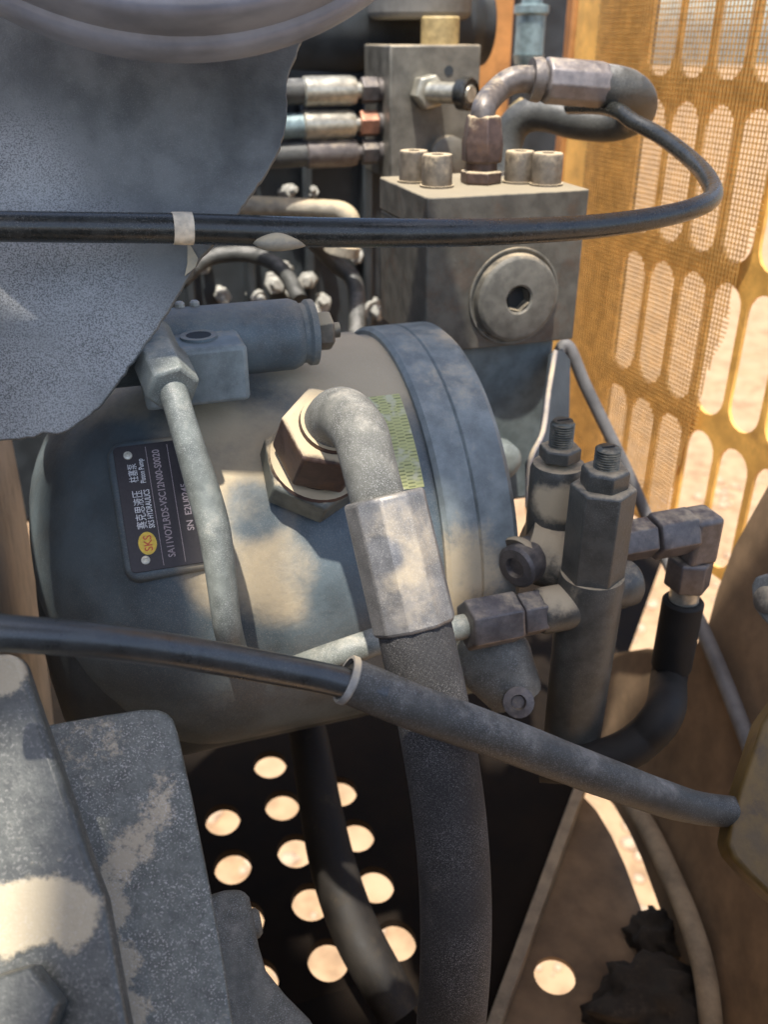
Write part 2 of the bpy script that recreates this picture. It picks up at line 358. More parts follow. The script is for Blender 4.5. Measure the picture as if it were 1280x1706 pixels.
for xa, xb, ya, yb in ((-1.2, X0, -.36, 1.7), (X1, 1.2, -.36, 1.7), (X0, X1, -.36, Y0), (X0, X1, Y1, 1.7)):
    box(bm, O + U * xa + W * ya - Z * .010, U * (xb - xa), W * (yb - ya), Z * .010)
cn = ed_.cross(Z).normalized()
if cn.x < 0: cn = -cn
bmesh.ops.bisect_plane(bm, geom=bm.verts[:] + bm.edges[:] + bm.faces[:], plane_co=e0, plane_no=cn, clear_outer=True)
bmesh.ops.remove_doubles(bm, verts=bm.verts, dist=1e-6)
part('plate', bm, m_floor, fl)
# dusty raised strip along the plate's right edge
bs = thing('dusty_strip', 'long thin tan dusty strip standing on the floor left of the bright gap', 'strip', e0)
bm = BM(); d = (e1 - e0); box(bm, e0 - d * .8 - cn * .002, d * 2.0, cn * .012, Z * .018); part('strip', bm, m_trim, bs, .001)
# brown middle pan between strip and gap
mp = thing('middle_pan', 'brown dirty floor pan with one round hole between tan strip and bright gap', 'floor pan', onfloor(930, 1500))
PO = onfloor(925, 1625); bm = BM()
ctr = [(985, 1318), (1010, 1345), (1035, 1387), (1058, 1437), (1078, 1492), (1098, 1547), (1120, 1605), (1138, 1670), (1148, 1790)]
gapL = [(x - 15, y + 6) for x, y in ctr]
outl = [onfloor(x, y) for x, y in gapL] + [onfloor(x, y) for x, y in ((760, 1780), (815, 1720), (890, 1515), (965, 1310))]
a = [bm.verts.new(p) for p in outl]
hv = [bm.verts.new(PO + Vector((x, y, 0))) for x, y in circle(0, 0, .019, 24)]
ed = [bm.edges.new((a[i], a[(i + 1) % len(a)])) for i in range(len(a))] + [bm.edges.new((hv[i], hv[(i + 1) % 24])) for i in range(24)]
bmesh.ops.triangle_fill(bm, use_beauty=True, use_dissolve=False, edges=ed)
for f in list(bm.faces):
    c = f.calc_center_median()
    if (c - PO).length < .017: bm.faces.remove(f)
bmesh.ops.recalc_face_normals(bm, faces=bm.faces)
r = bmesh.ops.extrude_face_region(bm, geom=bm.faces[:]); bmesh.ops.translate(bm, verts=[v for v in r['geom'] if isinstance(v, bmesh.types.BMVert)], vec=-Z * .005)
part('pan', bm, m_pan, mp)
# right side pan rising to the cabinet side
q0 = onfloor(990, 1300)
spl = plane3(onfloor(1010, 1340), onfloor(1170, 1720), P(1250, 950, .80))
sp = thing('side_pan', 'large brown sheet rising from the bright gap to the right edge', 'metal sheet', hit(1200, 1400, *spl))
bm = pxslab(BM(), [(1005, 1092), (1080, 1080), (1150, 1090), (1180, 1045), (1196, 985), (1222, 915), (1258, 850), (1300, 775), (1330, 700), (1400, 1000), (1400, 1800), (1185, 1800)] + [(x + 13, y - 4) for x, y in reversed(ctr)] + [(975, 1290), (985, 1180)], spl, .006)
part('sheet', bm, m_pan, sp)

# ---- perforated yellow side panel
TH = radians(21); PS = Vector((-sin(TH), cos(TH), 0)); PN = Vector((-cos(TH), -sin(TH), 0)); PO = P(1130, 530, .97)
vp = thing('vent_panel', 'yellow side panel with rows of long vertical vent slots', 'vent panel', PO)
bm = BM(); cw = .0525; z0 = PO.z
rows = [(2.375 - .158, 2.375), (2.375, 2.533), (2.533, 2.691), (2.691, 2.849), (2.849, 3.007)]
for k, (za, zb) in enumerate(rows):
    za += .009 - z0; zb += .009 - z0
    for c in range(-7, 3):
        cx = -.015 - .0005 + c * cw
        hole_cell(bm, PO, PS, Z, PN, cx - cw / 2, cx + cw / 2, za, zb, stadium(cx, (za + zb) / 2, .0440, .138), .004)
s0 = -.0155 - 7.5 * cw; s1 = -.0155 + 2.5 * cw; zt = 3.016 - z0
box(bm, PO + PS * s1 + Z * (2.226 - z0) - PN * .004, PS * .14, PN * .004, Z * (zt - 2.226 + z0))
box(bm, PO + PS * s0 + Z * zt - PN * .004, PS * (s1 + .14 - s0), PN * .004, Z * .25)
bmesh.ops.remove_doubles(bm, verts=bm.verts, dist=1e-6)
part('sheet', bm, m_yel, vp)
ws = thing('wire_screen', 'fine wire insect screen fixed over the left part of the slotted panel', 'wire screen', PO + PN * .01)
bm = BM(); wp = .0050; wt = .0011; OW = PO + PN * .006
def sedge(z): return -.10 + (2.62 - z) * .17 + .006 * sin(z * 60)
z = 2.236
while z < 3.0:
    box(bm, OW + PS * sedge(z) + Z * (z - z0), PS * (.20 - sedge(z)), PN * wt, Z * wt); z += wp
s = -.16
while s < .20:
    zb = max(2.236, 2.62 - (s + .10) / .17) if s < -.04 else 2.236
    box(bm, OW + PN * .0008 + PS * s + Z * (zb - z0), PS * wt, PN * wt, Z * (3.0 - zb)); s += wp
part('wires', bm, m_wire, ws, kind='stuff')
# posts behind
def post(name, label, x0, x1, d, m, y0=-60, y1=None, dep=.05):
    p = P((x0 + x1) / 2, 100, d); wd = (x1 - x0) / F * d
    t = thing(name, label, 'post', Vector((p.x, p.y, 2.0)))
    bm = box(BM(), Vector((p.x - wd / 2, p.y, 2.0)), Vector((wd, 0, 0)), Vector((0, dep, 0)), Z * 1.3)
    part('tube', bm, m, t, .004); return t
post('cabinet_post', 'orange brown upright post left of the slotted panel', 948, 1022, 1.22, m_post)
post('cabinet_post', 'dark brown upright post behind the bent hose beside the screen', 1024, 1092, 1.12, m_dark)
post('cabinet_post', 'bright orange upright post behind the manifold block', 775, 852, 1.3, m_post)
post('cabinet_post', 'dark reddish post behind the blue hose fitting', 852, 950, 1.36, m_dark)

# ---- engine behind
eg = thing('engine_block', 'dark engine block with pale dusty bolts behind the pump', 'engine', P(420, 420, 1.2))
EO = P(420, 460, 1.12); et, ea, eb = mc(EO)
part('casting', mbox(BM(), et - .6, et + .22, ea - .06, ea, eb - .3, eb + .34), m_dark, eg, .01)
for k in range(5):
    tt = et - .16 + k * .075
    part('rib', mbox(BM(), tt, tt + .012, ea, ea + .02, eb - .1, eb + .2), m_dark, eg, .003)
for x, y, r in ((365, 482, .013), (415, 487, .014), (455, 468, .018), (478, 486, .015), (515, 462, .016), (460, 440, .010), (521, 512, .020), (606, 505, .020), (345, 440, .012), (520, 325, .010), (468, 320, .012), (548, 420, .014), (600, 432, .012)):
    o = hitM(x, y, 'a', ea); r *= .72; lathe(bm := BM(), o, (W + U * random.uniform(-.6, .6) + Z * random.uniform(-.5, .7)), [(0, r * .6), (.012, r * .7), (.012, r), (.022, r), (.022, r * .5), (.034, r * .5)], 6)
    for v in bm.verts: v.co += noise.noise_vector(v.co * 45 + Vector((x, 0, 0))) * r * .4
    part('bolt', bm, m_pale, eg, .001, smooth=60)
for lab, pts, r in (('thin black hose arching behind the control cylinder', ((300, 470), (350, 430), (420, 425), (470, 450), (500, 500)), .009), ('black hose hanging left of the port block behind the pump', ((520, 400), (560, 440), (590, 470), (595, 540), (590, 620)), .010)):
    th_ = thing('engine_hose', lab, 'hose', P(*pts[0], 1.02)); part('hose', tube(BM(), [(P(x, y, 1.03 + .03 * math.sin(k)), r) for k, (x, y) in enumerate(pts)], 16, 6), m_rub2, th_)
pp = thing('engine_pipe', 'tan dusty pipe with an elbow above the cable behind the pump', 'pipe', P(500, 350, .98))
bm = tube(BM(), [(P(330, 338, .98), .010), (P(420, 342, .98), .010), (P(540, 348, .98), .010), (P(575, 356, .98), .011), (P(585, 380, .985), .011), (P(575, 425, 1.0), .011)], 16, 6); part('pipe', bm, m_tanpipe, pp)
lathe(bm := BM(), P(572, 405, .995), P(575, 440, 1.0) - P(585, 390, .985), [(0, .013), (0, .020), (.012, .020), (.012, .012)], 20); part('collar', bm, m_tanpipe, pp, .001)
hs = thing('housing', 'dark blue housing with a round end above the manifold block', 'housing', P(690, 20, 1.0))
ho = P(560, 40, 1.02); lathe(bm := BM(), ho - U * .12, U, [(0, .055), (.27, .055), (.285, .045), (.30, .045)], 40); part('drum', bm, m_dark, hs, .003)
ho = P(700, -20, .96); lathe(bm := BM(), ho - Z * .03, Z, [(0, .05), (.004, .056), (.10, .056)], 40); part('cap', bm, mat('housing grey', (.12, .12, .13), TAN, amount=.1, blotch=12), hs, .003)
ya = P(733, 78, .94); lathe(bm := BM(), ya, Z, [(0, .020), (.028, .020)], 24); part('neck', bm, m_ochre, hs, .002)

# ---- manifold block with capped test port
mo = P(650, 75, .90); mt, ma, mb = mc(mo)
t1 = mt + along(mo, U, px=803); b0 = mb + along(mo, Z, py=300)
mf = thing('manifold_block', 'pale grey steel manifold block with a capped test port', 'manifold', M(mt, ma, b0))
part('block', mbox(BM(), mt, t1, ma - .09, ma, b0, mb), m_mani, mf, .002)
po = hitM(708, 152, 'a', ma)
hexa(bm := BM(), po, W, .020, .017, .2); part('hex', bm, m_silver, mf, .001)
e = (W * .75 + U * .45 + Z * .0).normalized()
lathe(bm := BM(), po + W * .018, e, [(0, .010), (.035, .010)], 24); part('stem', bm, m_silver, mf)
lathe(bm := BM(), po + W * .018 + e * .035, e, [(0, .012), (.004, .0155), (.014, .0155), (.016, .0135), (.0145, .0125), (.0145, .009)], 28); part('cap', bm, m_rub, mf)
lathe(bm := BM(), po + W * .018 + e * .0495, e, [(0, .0088), (.002, .0075)], 20); part('cap_end', bm, m_silver, mf)
lathe(bm := BM(), hitM(748, 118, 'a', ma) - W * .002, W, [(0, .005), (.0025, .005)], 16); part('screw', bm, m_dark, mf)
lathe(bm := BM(), hitM(745, 262, 'a', ma), W, [(0, .022), (.008, .022), (.01, .018)], 24); part('boss', bm, m_mani, mf)
for i, (y, fm, nm, lab) in enumerate(((150, m_silver, m_fit, 'upper pale hose fitting with brown nut beside the manifold block'), (205, m_silver, m_copper, 'pale hose fitting with copper nut beside the manifold block'), (252, m_fit, m_fit, 'lowest dim grey hose fitting beside the manifold block'))):
    o = hitM(640, y, 'a', ma - .03)
    fo = thing('hose_fitting', lab, 'hose fitting', o, 'hose fittings left of the manifold block')
    ln = .028 if i == 1 else .026
    lathe(bm := BM(), o, -U, [(0, .012), (.008, .012)], 20); part('collar', bm, m_fit, fo)
    hexa(bm := BM(), o - U * .008, -U, ln - .008, .0135, .3); part('nut', bm, nm, fo, .0008)
    lathe(bm := BM(), o - U * ln, -U, [(0, .008), (.006, .008), (.006, .013), (.012, .0145), (.06, .0145), (.062, .012)], 28); part('ferrule', bm, fm, fo)
    tube(bm := BM(), [(o - U * (ln + .06), .0125), (o - U * .16, .0125), (o - U * .24 + Z * .01, .0125)], 16); part('hose', bm, m_bluef if i == 1 else m_rub2, fo)
# dark clutter between drum and manifold
ck = thing('dark_cover', 'dark crumpled cover between the guard plate and the manifold block', 'cover', P(560, 100, 1.0))
bm = BM(); o = P(500, 70, .99); t, a_, b_ = mc(o)
mbox(bm, t - .05, t + .11, a_ - .06, a_, b_ - .038, b_); bmesh.ops.subdivide_edges(bm, edges=bm.edges[:], cuts=6, use_grid_fill=True)
for v in bm.verts: v.co += noise.noise_vector(v.co * 30) * .008
part('cover', bm, m_dark, ck, smooth=60)
bf = thing('blue_fitting', 'blue grey vertical hose fitting in front of the dark post', 'hose fitting', P(880, 100, 1.15))
o = P(880, 108, 1.15); lathe(bm := BM(), o, Z, [(0, .017), (.012, .020), (.012, .0185), (.055, .0185), (.058, .022), (.066, .022), (.068, .013), (.2, .013)], 24); part('fitting', bm, m_bluef, bf)
of = thing('ochre_lug', 'small ochre lug behind the bent steel elbow pipe', 'lug', P(858, 200, .95))
bm = pxslab(BM(), [(846, 178), (868, 160), (876, 185), (858, 222), (840, 232)], plane3(P(846, 178, .95), P(868, 160, .94), P(850, 230, .95)), .02); part('lug', bm, m_ochre, of, .002)

# ------------------------------------------------------------------ hydraulic pump
pu = thing('hydraulic_pump', 'large blue grey hydraulic pump with a black name plate', 'hydraulic pump', M(0, 0, -.145))
prof = []
for i in range(15):
    q = i / 14 * pi / 2; prof.append((-.168 + .118 * (1 - cos(q)), .03 + .116 * sin(q)))
prof += [(-.02, .146), (.076, .146), (.082, .143), (.088, .143)]
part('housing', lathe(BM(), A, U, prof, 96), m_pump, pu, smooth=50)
part('end_ring', lathe(BM(), A, U, [(.0881, .12), (.0881, .146), (.091, .1485), (.111, .1485), (.1122, .147), (.1134, .1485), (.136, .1485), (.140, .145), (.140, .11)], 128), m_ring, pu, smooth=25)

part('mounting_flange', lathe(BM(), A, U, [(-.235, .05), (-.235, .30), (-.205, .30), (-.20, .295), (-.20, .05)], 96), m_flange, pu)
# raised foot of the housing under the axis
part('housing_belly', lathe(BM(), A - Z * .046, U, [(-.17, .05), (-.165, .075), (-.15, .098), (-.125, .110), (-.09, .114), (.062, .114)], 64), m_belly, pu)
for k in range(5):
    an = radians(20 + k * 36); c = A + U * .136 + (W * cos(an) + Z * sin(an)) * .128
    if k in (0, 1): continue
# sticker wrapped on the housing
def cyl_patch(tl, tr, a0, a1, R, n=14):
    bm = BM(); uv = bm.loops.layers.uv.verify(); pr = None
    for i in range(n + 1):
        an = a0 + (a1 - a0) * i / n; q = (W * cos(an) + Z * sin(an)) * R
        cur = (bm.verts.new(A + U * tl + q), bm.verts.new(A + U * tr + q))
        if pr:
            f = bm.faces.new((pr[0], pr[1], cur[1], cur[0]))
            for lp, c in zip(f.loops, ((0, i - 1), (1, i - 1), (1, i), (0, i))): lp[uv].uv = (c[0], c[1] / n)
        pr = cur
    return bm
def ang(p): t, a, b = mc(p); return math.atan2(b, a)
hA = hitcyl(672, 655, .1465); hB = hitcyl(700, 812, .1465)
sm = bpy.data.materials.new('sticker print'); sm.use_nodes = True; t = sm.node_tree; L = t.links
uvn = t.nodes.new('ShaderNodeUVMap'); mp_ = t.nodes.new('ShaderNodeMapping'); mp_.inputs['Rotation'].default_value = (0, 0, radians(90)); L.new(uvn.outputs[0], mp_.inputs[0])
br = t.nodes.new('ShaderNodeTexBrick'); L.new(mp_.outputs[0], br.inputs[0])
br.inputs['Scale'].default_value = 1; br.inputs['Brick Width'].default_value = .035; br.inputs['Row Height'].default_value = .2; br.inputs['Mortar Size'].default_value = .011
br.inputs['Color1'].default_value = (.16, .17, .06, 1); br.inputs['Color2'].default_value = (.40, .40, .16, 1); br.inputs['Mortar'].default_value = (.52, .50, .20, 1)
ns = t.nodes.new('ShaderNodeTexNoise'); ns.inputs['Scale'].default_value = 130; gp = t.nodes.new('ShaderNodeNewGeometry'); L.new(gp.outputs['Position'], ns.inputs['Vector'])
rr = t.nodes.new('ShaderNodeMapRange'); L.new(ns.outputs['Fac'], rr.inputs[0]); rr.inputs[1].default_value = .5; rr.inputs[2].default_value = .62
mx = t.nodes.new('ShaderNodeMix'); mx.data_type = 'RGBA'; L.new(rr.outputs[0], mx.inputs[0]); L.new(br.outputs[0], mx.inputs[6]); mx.inputs[7].default_value = (.55, .52, .32, 1)
L.new(mx.outputs[2], t.nodes['Principled BSDF'].inputs['Base Color']); t.nodes['Principled BSDF'].inputs['Roughness'].default_value = .5
tS = mc(hitcyl(625, 740, .1465))[0]
part('warning_sticker', cyl_patch(tS, .080, ang(hB), ang(hA), .1466), sm, pu, label='yellow green printed sticker, scuffed')
# port block on top right under the flange block
blk = P(713, 329, .65); bt, ba, bb = mc(blk)
bt1 = bt + along(blk, U, px=981); bb0 = bb + along(blk, Z, py=591)
part('port_block', mbox(BM(), bt + .022, bt1 - .010, ba - .10, ba - .012, bb0 - .15, bb0 - .0005), m_blue, pu, .004)
part('port_neck', mbox(BM(), bt + .004, bt + .03, ba - .10, ba - .008, bb0 - .04, bb0 - .0005), m_blue, pu, .004)
c = hitM(828, 760, 'a', ba - .012)
lathe(bm := BM(), c, W, [(0, .017), (.014, .017), (.018, .013), (.020, .008)], 24); part('plug', bm, m_ring, pu)
# nameplate with pad
hp = hitcyl(262, 850, .1465); tp, ap, bp_ = mc(hp); an = math.atan2(bp_, ap)
Nn = (W * cos(an) + Z * sin(an) - U * .0).normalized(); Tn = (-W * sin(an) + Z * cos(an)); Tn = (Tn - Nn * Tn.dot(Nn)).normalized(); Xn = Tn.cross(Nn)
pl = (hp, Nn)
def onpl(x, y): q = hit(x, y, *pl) - hp; return q.dot(Xn), q.dot(Tn)
corners = [onpl(*c) for c in ((193, 745), (212, 957), (345, 938), (318, 735))]
x0 = (corners[0][0] + corners[1][0]) / 2; y0 = corners[1][1]; y1 = corners[0][1]; x1 = x0 + .047
def npp(x, y, h=0): return hp + Xn * x + Tn * y + Nn * h
# cast pad
bm = BM(); pts = []
for cx, cy, a0 in ((x0 + .044, y1 - .006, 0), (x0 + .006, y1 - .006, 90), (x0 + .006, y0 + .006, 180), (x0 + .044, y0 + .006, 270)):
    for k in range(5):
        aa = radians(a0 + k * 22.5); pts.append(npp(cx + .010 * cos(aa), cy + .010 * sin(aa), -.0012))
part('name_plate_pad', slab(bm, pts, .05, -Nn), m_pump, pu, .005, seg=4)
bm = BM(); pts = []
for cx, cy, a0 in ((x1 - .003, y1 - .003, 0), (x0 + .003, y1 - .003, 90), (x0 + .003, y0 + .003, 180), (x1 - .003, y0 + .003, 270)):
    for k in range(5):
        aa = radians(a0 + k * 22.5); pts.append(npp(cx + .003 * cos(aa), cy + .003 * sin(aa), 0))
npl = part('name_plate', slab(bm, pts, .001, -Nn), m_label, pu, .0002)
H = y1 - y0
def write(s, size, x, y, m, length=None):
    b = text_bm(s, size, Vector(), Vector((1, 0, 0)), Vector((0, 1, 0)))
    L = max(v.co.x for v in b.verts); k = (length / L) if length else 1
    for v in b.verts: v.co = npp(x, y) + Tn * (v.co.x * k) - Xn * v.co.y + Nn * .0003
    part('lettering', b, m, npl)
hk = H / .0765
write('\u8d5b\u514b\u601d\u6db2\u538b', .0066, x0 + .0125, y0 + .025 * hk, m_ink, .0235 * hk)
write('\u67f1\u585e\u6cf5', .0058, x0 + .0115, y0 + .0535 * hk, m_ink, .0115 * hk)
write('SKS HYDRAULICS', .0048, x0 + .0170, y0 + .025 * hk, m_ink, .0235 * hk)
write('Piston Pump', .0044, x0 + .0160, y0 + .0525 * hk, m_ink, .0150 * hk)
write('SA11VO7LRDS-VSC12N00-S0020', .0058, x0 + .0260, y0 + .0060 * hk, m_ink2, .066 * hk)
write('SN  E2U0245', .0054, x0 + .0390, y0 + .020 * hk, m_ink2, .029 * hk)
for xx in (.0185, .0310, .0435): part('ruled_line', box(BM(), npp(x0 + xx, y0 + .002, .0001), Tn * (H - .004), Xn * .0003, Nn * .0002), m_ink2, npl)
bm = BM(); cc = npp(x0 + .0115, y0 + .0163 * hk)
for R, h, m_ in (((.0068, .0052), .0002, m_logo), ):
    v = [bm.verts.new(cc + Tn * (R[0] * cos(k * pi / 16)) + Xn * (R[1] * sin(k * pi / 16)) + Nn * h) for k in range(32)]; bm.faces.new(v)
lg = part('logo', bm, m_logo, npl)
write('SKS', .0066, x0 + .0140, y0 + .0115 * hk, m_red, .0095 * hk)
for yy in (y0 + .0065, y1 - .006):
    lathe(bm := BM(), npp(x0 + .008 if yy > 0 else x0 + .009, yy), Nn, [(0, .0026), (.0008, .0024), (.0012, .0011), (.0004, .0009)], 18); part('rivet', bm, m_rivet, npl)
# control valve on top of the housing
co = hitM(450, 560, 'a', .045); ct, ca, cb = mc(co); tE = along(co, U, px=497)
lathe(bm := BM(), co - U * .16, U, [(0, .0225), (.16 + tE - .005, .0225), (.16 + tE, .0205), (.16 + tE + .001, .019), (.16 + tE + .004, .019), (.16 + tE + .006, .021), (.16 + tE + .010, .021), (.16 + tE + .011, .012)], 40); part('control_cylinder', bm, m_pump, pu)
hexa(bm := BM(), co + U * (tE + .010), U, .012, .0125, .4, .2); part('end_nut', bm, m_bolt, pu, .0008)
lathe(bm := BM(), co + U * (tE + .021), U, [(0, .005), (.006, .005)], 16); part('end_stud', bm, m_bolt, pu)
for k in range(7):
    o = co + Z * .0225 - U * (.045 + k * .009) - W * .004
    lathe(bm := BM(), o - Z * .002, Z, [(0, .003), (.004, .003), (.005, .002)], 10); part('screw', bm, m_pale, pu)
fc = hitM(412, 574, 'a', .096); ft, fa, fb = mc(fc); L0 = along(fc, U, px=232); hB_ = along(fc, Z, py=668)
part('control_block', mbox(BM(), ft + L0, ft, fa - .075, fa, fb + hB_, fb), m_ring, pu, .003)
pc = hitM(331, 562, 'b', fb); lathe(bm := BM(), pc - Z * .0005, Z, [(0, .011), (.002, .011), (.002, .0075), (.0012, .0075)], 28); part('port_rim', bm, m_pump, pu)
lathe(bm := BM(), pc - Z * .0004, Z, [(0, .0073), (.0018, .0073)], 24); part('port_plug', bm, m_hole, pu)
# lower mounting bracket with bolt, right under the valve
lo = P(840, 1120, .60)
tube(bm := BM(), [(P(800, 1060, .61), .022), (P(830, 1110, .60), .026), (P(860, 1165, .60), .018)], 20, 6, wob=.15); part('lower_lug', bm, m_cast, pu)
lathe(bm := BM(), P(862, 1168, .585), (P(870, 1175, .55) - P(862, 1168, .585)), [(0, .010), (.012, .010), (.013, .005), (.008, .004)], 18); part('lug_bolt', bm, m_fit, pu)

# ------------------------------------------------------------------ flange block on top of the pump
fb_ = thing('flange_block', 'square dusty steel port block with large round plug standing on the pump', 'port block', M(bt, ba, bb0))
hT = -along(blk, Z, py=371) if False else .020
part('block', mbox(BM(), bt, bt1, ba - .112, ba, bb0, bb - .026), m_block, fb_, .0015)
part('top_plate', mbox(BM(), bt - .0008, bt1 + .0008, ba - .1125, ba + .0008, bb - .0255, bb), m_block, fb_, .0015)
pg = hitM(856, 494, 'a', ba)
sc_ = .0325
part('plug_seat', lathe(BM(), pg - W * .001, W, [(0, sc_ * 1.17), (.0032, sc_ * 1.17), (.0032, sc_ * 1.12), (.0016, sc_ * 1.08), (.0016, sc_ * .9)], 64), m_plug, fb_, .0003)
plg = part('plug', lathe(BM(), pg, W, [(0, sc_ * 1.05), (.0080, sc_ * 1.03), (.0100, sc_ * .97), (.0106, sc_ * .93), (.0106, sc_ * .36), (.0092, sc_ * .31)], 64, cap=False), m_plug, fb_)
bm = lathe(BM(), pg + W * .0092, -W, [(0, sc_ * .31), (.0080, sc_ * .28)], 6, .3, cap=False)
part('hex_socket', bm, m_plug, plg)
part('socket_bottom', lathe(BM(), pg + W * .0008, W, [(0, sc_ * .33), (.0005, sc_ * .33)], 20), m_hole, plg)
def capbolt(x, y, r, dz):
    o = hitM(x, y, 'b', bb)
    b = part('bolt', lathe(BM(), o, Z, [(0, r), (dz - .0015, r), (dz, r * .93), (dz, r * .42), (dz - .006, r * .40), (dz - .006, .0005)], 32), m_bolt, fb_)
    part('washer', lathe(BM(), o, Z, [(0, r * 1.12), (.0016, r * 1.12)], 32), m_bolt, b)
for x, y, r in ((689, 303, .0115), (728, 311, .0118), (864, 304, .0115), (910, 308, .0118)): capbolt(x, y, r, .0235)

# ---- bent hose fixed into the block's top
bh = thing('bent_hose', 'steel elbow pipe and crimped hose bending away above the port block', 'hose', hitM(802, 306, 'b', bb))
o = hitM(801, 305, 'b', bb); d0 = (o - CAM).dot(FW)
hexa(bm := BM(), o, Z, .010, .0165, .25); part('base_nut', bm, m_nut, bh, .0008)
lathe(bm := BM(), o + Z * .010, Z, [(0, .0125), (.006, .0125)], 24); part('neck', bm, m_nut, bh)
nt_ = part('swivel_nut', lathe(BM(), o + Z * .0155, Z, [(0, .0150), (.001, .0165), (.014, .0170), (.016, .0165), (.032, .0140), (.034, .0125)], 6, .15), m_nut, bh, .0012)
top = o + Z * .046
E1 = [(top - Z * .01, .0095), (top + Z * .008, .0095), (P(828, 152, d0 - .004), .0098), (P(855, 134, d0 - .003), .0100), (P(885, 132, d0), .0100), (P(905, 134, d0 + .001), .0100)]
part('elbow_pipe', tube(BM(), E1, 24, 8), m_fit, bh)
fx0 = P(884, 132, d0); fx1 = P(1010, 142, d0 + .012); ax = fx1 - fx0; Lf = ax.length
lathe(bm := BM(), fx0, ax, [(0, .011), (.0, .0155), (.006, .0165), (.008, .0165), (.009, .0125), (.012, .0125)], 28); part('collar', bm, m_fit, bh)
fr = part('ferrule', lathe(BM(), fx0 + ax.normalized() * .011, ax, [(0, .0150), (.002, .0175), (Lf - .016, .0175), (Lf - .012, .0160)], 10, .1), mat('grey ferrule', (.20, .18, .175), TAN, amount=.1, up=.25, rough=.45, metal=.4, blotch=30), bh, .0012)
part('hose', tube(BM(), [(P(1000, 142, d0 + .011), .0162), (P(1040, 150, d0 + .02), .0165), (P(1062, 168, d0 + .05), .0165), (P(1058, 190, d0 + .09), .0165), (P(1020, 205, d0 + .11), .0160), (P(960, 202, d0 + .12), .0155), (P(905, 190, d0 + .13), .015), (P(866, 200, d0 + .14), .015), (P(845, 240, d0 + .15), .015), (P(835, 330, d0 + .16), .015)], 28, 8), m_rub2, bh)

# ------------------------------------------------------------------ big elbow hose in front
eh = thing('elbow_hose', 'thick woven hose with crimped sleeve hanging from the large brown nut', 'hydraulic hose', hitcyl(515, 790, .146))
bse = hitcyl(516, 792, .146); t_, a_, b_ = mc(bse)
ax = (P(554, 690, .474) - P(512, 787, .527)).normalized()
bse = A + U * t_ + (W * cos(math.atan2(b_, a_)) + Z * sin(math.atan2(b_, a_))) * .143
part('base_nut', hexa(BM(), bse, ax, .022, .0335, .35), m_base, eh, .0012)
lathe(bm := BM(), bse + ax * .0215, ax, [(0, .0295), (.002, .0285), (.002, .022), (.012, .022)], 40); part('dust_face', bm, m_nut, eh)
part('swivel_nut', hexa(BM(), bse + ax * .027, ax, .033, .0285, .62), m_nut, eh, .0012)
nf = bse + ax * .060
lathe(bm := BM(), nf - ax * .002, ax, [(0, .0195), (.005, .0185), (.005, .017)], 36); part('collar', bm, m_nut, eh)
bz = [nf, nf + ax * .027, P(611, 745, .4595)]
pE = [(nf - ax * .004, .0168)] + [(bz[0] * (1 - q) ** 2 + bz[1] * 2 * q * (1 - q) + bz[2] * q * q, .0166 - .0022 * q) for q in (.12, .3, .45, .6, .75, .9)] + [(P(616, 780, .4605), .0142), (P(632, 840, .463), .0142), (P(645, 880, .464), .0142)]
part('elbow', tube(BM(), pE, 32, 10), m_elbow, eh)
f0 = P(640, 826, .4625); f1 = P(692, 1046, .464); ax2 = (f1 - f0); Lf = ax2.length
part('ferrule', lathe(BM(), f0, ax2, [(0, .0178), (0, .0205), (.0015, .0218), (Lf - .002, .0222), (Lf, .0212), (Lf, .0188)], 10, .22), m_ferrule, eh, .0018, smooth=20)
pH = [(P(686, 1020, .464), .0192), (P(698, 1080, .465), .0195), (P(714, 1150, .468), .0195), (P(733, 1250, .472), .0195), (P(748, 1350, .477), .0195), (P(757, 1450, .483), .0195), (P(760, 1550, .49), .0195), (P(757, 1640, .50), .0195), (P(748, 1740, .515), .0195), (P(735, 1850, .53), .0195)]
part('hose', tube(BM(), pH, 40, 10), m_hose, eh)

# ---- thin steel tube from the control block
stt = thing('steel_tube', 'grey painted pipe running down past the name plate from its hex nut', 'pipe', P(285, 620, .53))
n0 = P(266, 598, .503); n1 = P(289, 650, .484); axn = (n1 - n0).normalized(); Ln = (n1 - n0).length
part('fitting', lathe(BM(), n0 - axn * .022, axn, [(0, .0128), (.026, .0128)], 28), m_tube, stt)
part('nut', hexa(BM(), n0, axn, Ln, .0152, .2, .2), m_tube, stt, .001)
part('tube', tube(BM(), [(n1 - axn * .006, .0078), (P(300, 690, .4835), .0076), (P(318, 750, .486), .0081), (P(338, 815, .492), .0090), (P(356, 880, .494), .0090), (P(367, 950, .497), .0085), (P(374, 1010, .50), .0080), (P(380, 1050, .506), .0080), (P(390, 1085, .530), .0080), (P(395, 1095, .57), .0080)], 24, 8), m_tube, stt)

